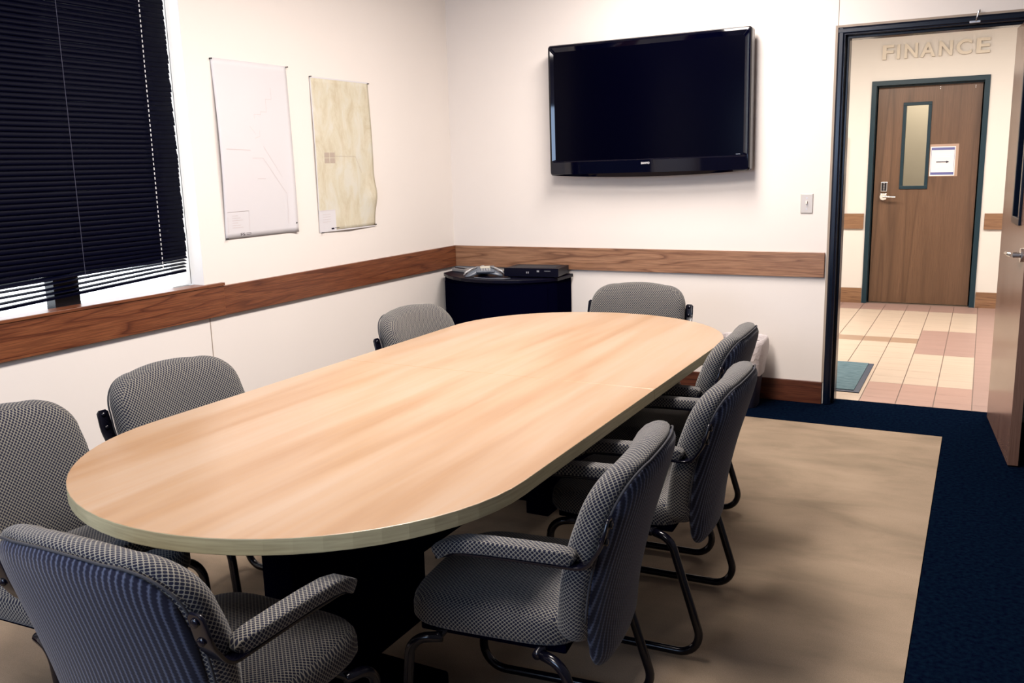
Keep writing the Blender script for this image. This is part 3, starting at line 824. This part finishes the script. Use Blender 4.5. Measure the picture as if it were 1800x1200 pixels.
    return t
proto = make_chair()
CH = [  # x, y, facing angle (0 = local +y forward), label
 (1.968, -4.285, .0, 'grey woven armchair with its back to the viewer at the near end of the table'),
 (1.235, -4.090, -1.52, 'grey woven armchair at the left edge of the picture, by the near table end'),
 (1.222, -3.460, -1.61, 'grey woven armchair on the window side, second from the near end, below the blind'),
 (1.339, -2.166, -1.605, 'grey woven armchair on the window side nearest the black corner cabinet'),
 (1.794, -1.371, 3.149, 'grey woven armchair at the far end of the table, facing the viewer'),
 (2.290, -2.185, 1.615, 'grey woven armchair on the door side farthest from the viewer, next to the waste bin'),
 (2.440, -2.886, 1.615, 'grey woven armchair in the middle of the three on the door side'),
 (2.417, -3.653, 1.678, 'grey woven armchair on the door side nearest the viewer, its padded arm in full view'),
]
for i, (x, y, a, lb) in enumerate(CH):
    o = proto if i == 0 else copy_tree(proto)
    o.location = (x, y, .005); o.rotation_euler = (0, 0, a)
    tag(o, lb, 'chair', 'grey woven chairs around the conference table')

# ------------------------------------------------------------ corner cabinet and devices
t = thing('corner_cabinet', 'black bow-fronted cabinet standing in the corner under the rails', 'cabinet', (0, 0, 0))
front = [(.035+(x-.035)*.905, y) for x, y in [(.035, -.215), (.085, -.27), (.15, -.33), (.24, -.395), (.34, -.445), (.44, -.478), (.54, -.496), (.64, -.498), (.74, -.48), (.83, -.446), (.91, -.395), (.98, -.33), (1.03, -.262)]]
def off(pts, d): return [((x-.49)*(1-d)+.49, y*(1-d)) for x, y in pts]
bm = bmesh.new(); prism(bm, [(.035, -.024)]+off(front, .02)+[(.925, -.024)], .04, .725); link('body', bm, 'black_laminate', t, smooth=True, autosmooth=30)
bm = bmesh.new(); prism(bm, [(.03, -.022)]+front+[(.94, -.022)], .725, .747); link('cabinet_top', bm, 'satin_black', t, bevel=.003)
bm = bmesh.new(); prism(bm, [(.08, -.05)]+off(front, .08)+[(.89, -.05)], .0, .04); link('plinth', bm, 'black_laminate', t)
for (i0_, i1_) in ((1, 6), (6, 11)):
    seg_ = off(front, .015)[i0_:i1_+1]; bm = bmesh.new()
    a = [(x, y) for x, y in seg_]; b = [((x-.49)*1.02+.49, y*1.025) for x, y in seg_]
    prism(bm, a+b[::-1], .07, .70); dr = link('door', bm, 'black_laminate', t, smooth=True, autosmooth=30)
t = thing('video_recorder', 'flat black video recorder box on the corner cabinet', 'video recorder', (.750, -.185, .747), .12)
t.scale = (.93, .93, .95)
link('case', bx(bmesh.new(), -.2, .2, -.13, .12, .008, .064), 'device_black', t, bevel=.003)
link('front_panel', bx(bmesh.new(), -.202, .202, -.137, -.13, .006, .066), 'satin_black', t, bevel=.002)
bm = bmesh.new(); bx(bm, .045, .062, -.139, -.137, .040, .052); bx(bm, .10, .145, -.139, -.137, .046, .049); bx(bm, -.035, -.028, -.139, -.137, .03, .042); bx(bm, -.022, -.015, -.139, -.137, .03, .042); link('front_buttons', bm, 'silver', t)
link('vent_grille', bx(bmesh.new(), -.15, .16, -.08, .09, .064, .0655), 'grille', t)
bm = bmesh.new()
for sx in (-.17, .17):
    for sy in (-.1, .09): cyl(bm, (sx, sy, 0), (0, 0, 1), .012, .009, 12)
link('feet', bm, 'device_black', t)
# conference speakerphone with three arms
t = thing('conference_phone', 'grey three-legged conference speakerphone on the corner cabinet', 'telephone', (.395, -.285, .747), .03)
bm = bmesh.new()
NA = 72; rows_ = [(1.0, .004), (1.02, .012), (.93, .024), (.72, .036), (.45, .044), (.2, .047)]
rg = []
for rr, z in rows_:
    rw = []
    for k in range(NA):
        a = 2*PI*k/NA; arm = (.5+.5*math.cos(3*a))**2.2
        rad = (.056+.088*arm)*rr
        droop = -.022*max(0, (rad-.07)/.09)**1.2+.010
        rw.append(bm.verts.new((rad*math.cos(a), rad*math.sin(a), max(.001 if rr > .99 else .004, z*(1-.28*arm*rr)+droop+.004))))
    rg.append(rw)
for a, b in zip(rg, rg[1:]):
    for k in range(NA): bm.faces.new((a[k], a[(k+1) % NA], b[(k+1) % NA], b[k]))
bm.faces.new(rg[0][::-1]); bm.faces.new(rg[-1]); link('phone_body', bm, 'phone_grey', t, smooth=True)
bm = bmesh.new()
for k in range(3):
    a = 2*PI*k/3
    tube(bm, [(.05*math.cos(a), .05*math.sin(a), .060), (.09*math.cos(a), .09*math.sin(a), .055), (.14*math.cos(a), .14*math.sin(a), .034), (.155*math.cos(a), .155*math.sin(a), .016)], [.5, 1, 1, .5], 12, flat=(.022, .008, Vector((-math.sin(a), math.cos(a), 0))))
link('silver_ridges', bm, 'phone_silver', t, smooth=True)
Mk = Matrix.Rotation(.52, 4, 'Z') @ Matrix.Translation((.012, -.042, .050)) @ Matrix.Rotation(.35, 4, 'X')
link('keypad_plate', bx(bmesh.new(), -.062, .062, -.045, .045, -.008, .0, M=Mk), 'phone_grey', t, bevel=.008)
link('display', bx(bmesh.new(), -.034, .034, .002, .036, 0, .004, M=Mk), 'lcd', t, bevel=.002)
bm = bmesh.new()
for i in range(4):
    for j in range(3): bx(bm, -.030+i*.017, -.018+i*.017, -.036+j*.012, -.028+j*.012, 0, .004, M=Mk)
link('key_buttons', bm, 'phone_silver', t)
# cordless handset / remote lying at the back left
t = thing('remote_control', 'small silver remote control lying at the left rear of the cabinet top', 'remote control', (.15, -.15, .747), -.45)
link('remote_body', bx(bmesh.new(), -.10, .10, -.025, .025, .0, .024), 'phone_silver', t, bevel=.006)
bm = bmesh.new()
for i in range(6):
    for j in range(2): bx(bm, -.075+i*.02, -.063+i*.02, -.014+j*.016, -.004+j*.016, .024, .027)
link('remote_buttons', bm, 'device_black', t)
t = thing('cable', 'thin dark cable lying on the cabinet top in front of the speakerphone', 'cable', (.5, -.42, .747))
bm = bmesh.new(); tube(bm, fillet([(-.13, .03, .004), (-.08, -.02, .004), (.02, -.035, .004), (.12, -.025, .004), (.16, .02, .004)], .03, seg=5), .0035, 8); link('cord', bm, 'phone_grey', t, smooth=True)

# ------------------------------------------------------------ waste bin with liner
t = thing('waste_bin', 'dark waste bin with crumpled white plastic liner standing against the back wall', 'waste bin', (2.115, -.185, 0))
def lathe_rect(bm, prof, seg=48, e=.5, jit=0):
    rg = []
    for (rx, ry, z) in prof:
        rw = []
        for k in range(seg):
            a = 2*PI*k/seg; c_, s_ = math.cos(a), math.sin(a); j = 1+random.uniform(-jit, jit)
            rw.append(bm.verts.new((math.copysign(abs(c_)**e, c_)*rx*j, math.copysign(abs(s_)**e, s_)*ry*j, z+random.uniform(-jit, jit)*.12)))
        rg.append(rw)
    for a, b in zip(rg, rg[1:]):
        for k in range(seg): bm.faces.new((a[k], a[(k+1) % seg], b[(k+1) % seg], b[k]))
    return rg
bm = bmesh.new(); rg = lathe_rect(bm, [(.105, .09, 0), (.108, .092, .004), (.135, .115, .37), (.142, .122, .375), (.142, .122, .385), (.13, .11, .383), (.10, .085, .01)]); bm.faces.new(rg[0][::-1]); bm.faces.new(rg[-1])
link('bin_body', bm, 'bin_dark', t, smooth=True, autosmooth=40)
random.seed(5)
bm = bmesh.new(); lathe_rect(bm, [(.132, .112, .20), (.134, .118, .225), (.142, .126, .27), (.150, .132, .32), (.156, .136, .36), (.154, .134, .40), (.146, .126, .425), (.136, .116, .42), (.126, .106, .36), (.115, .095, .2)], jit=.022)
o = link('liner', bm, 'liner', t, smooth=True)
md = o.modifiers.new('sub', 'SUBSURF'); md.levels = 1; md.render_levels = 1
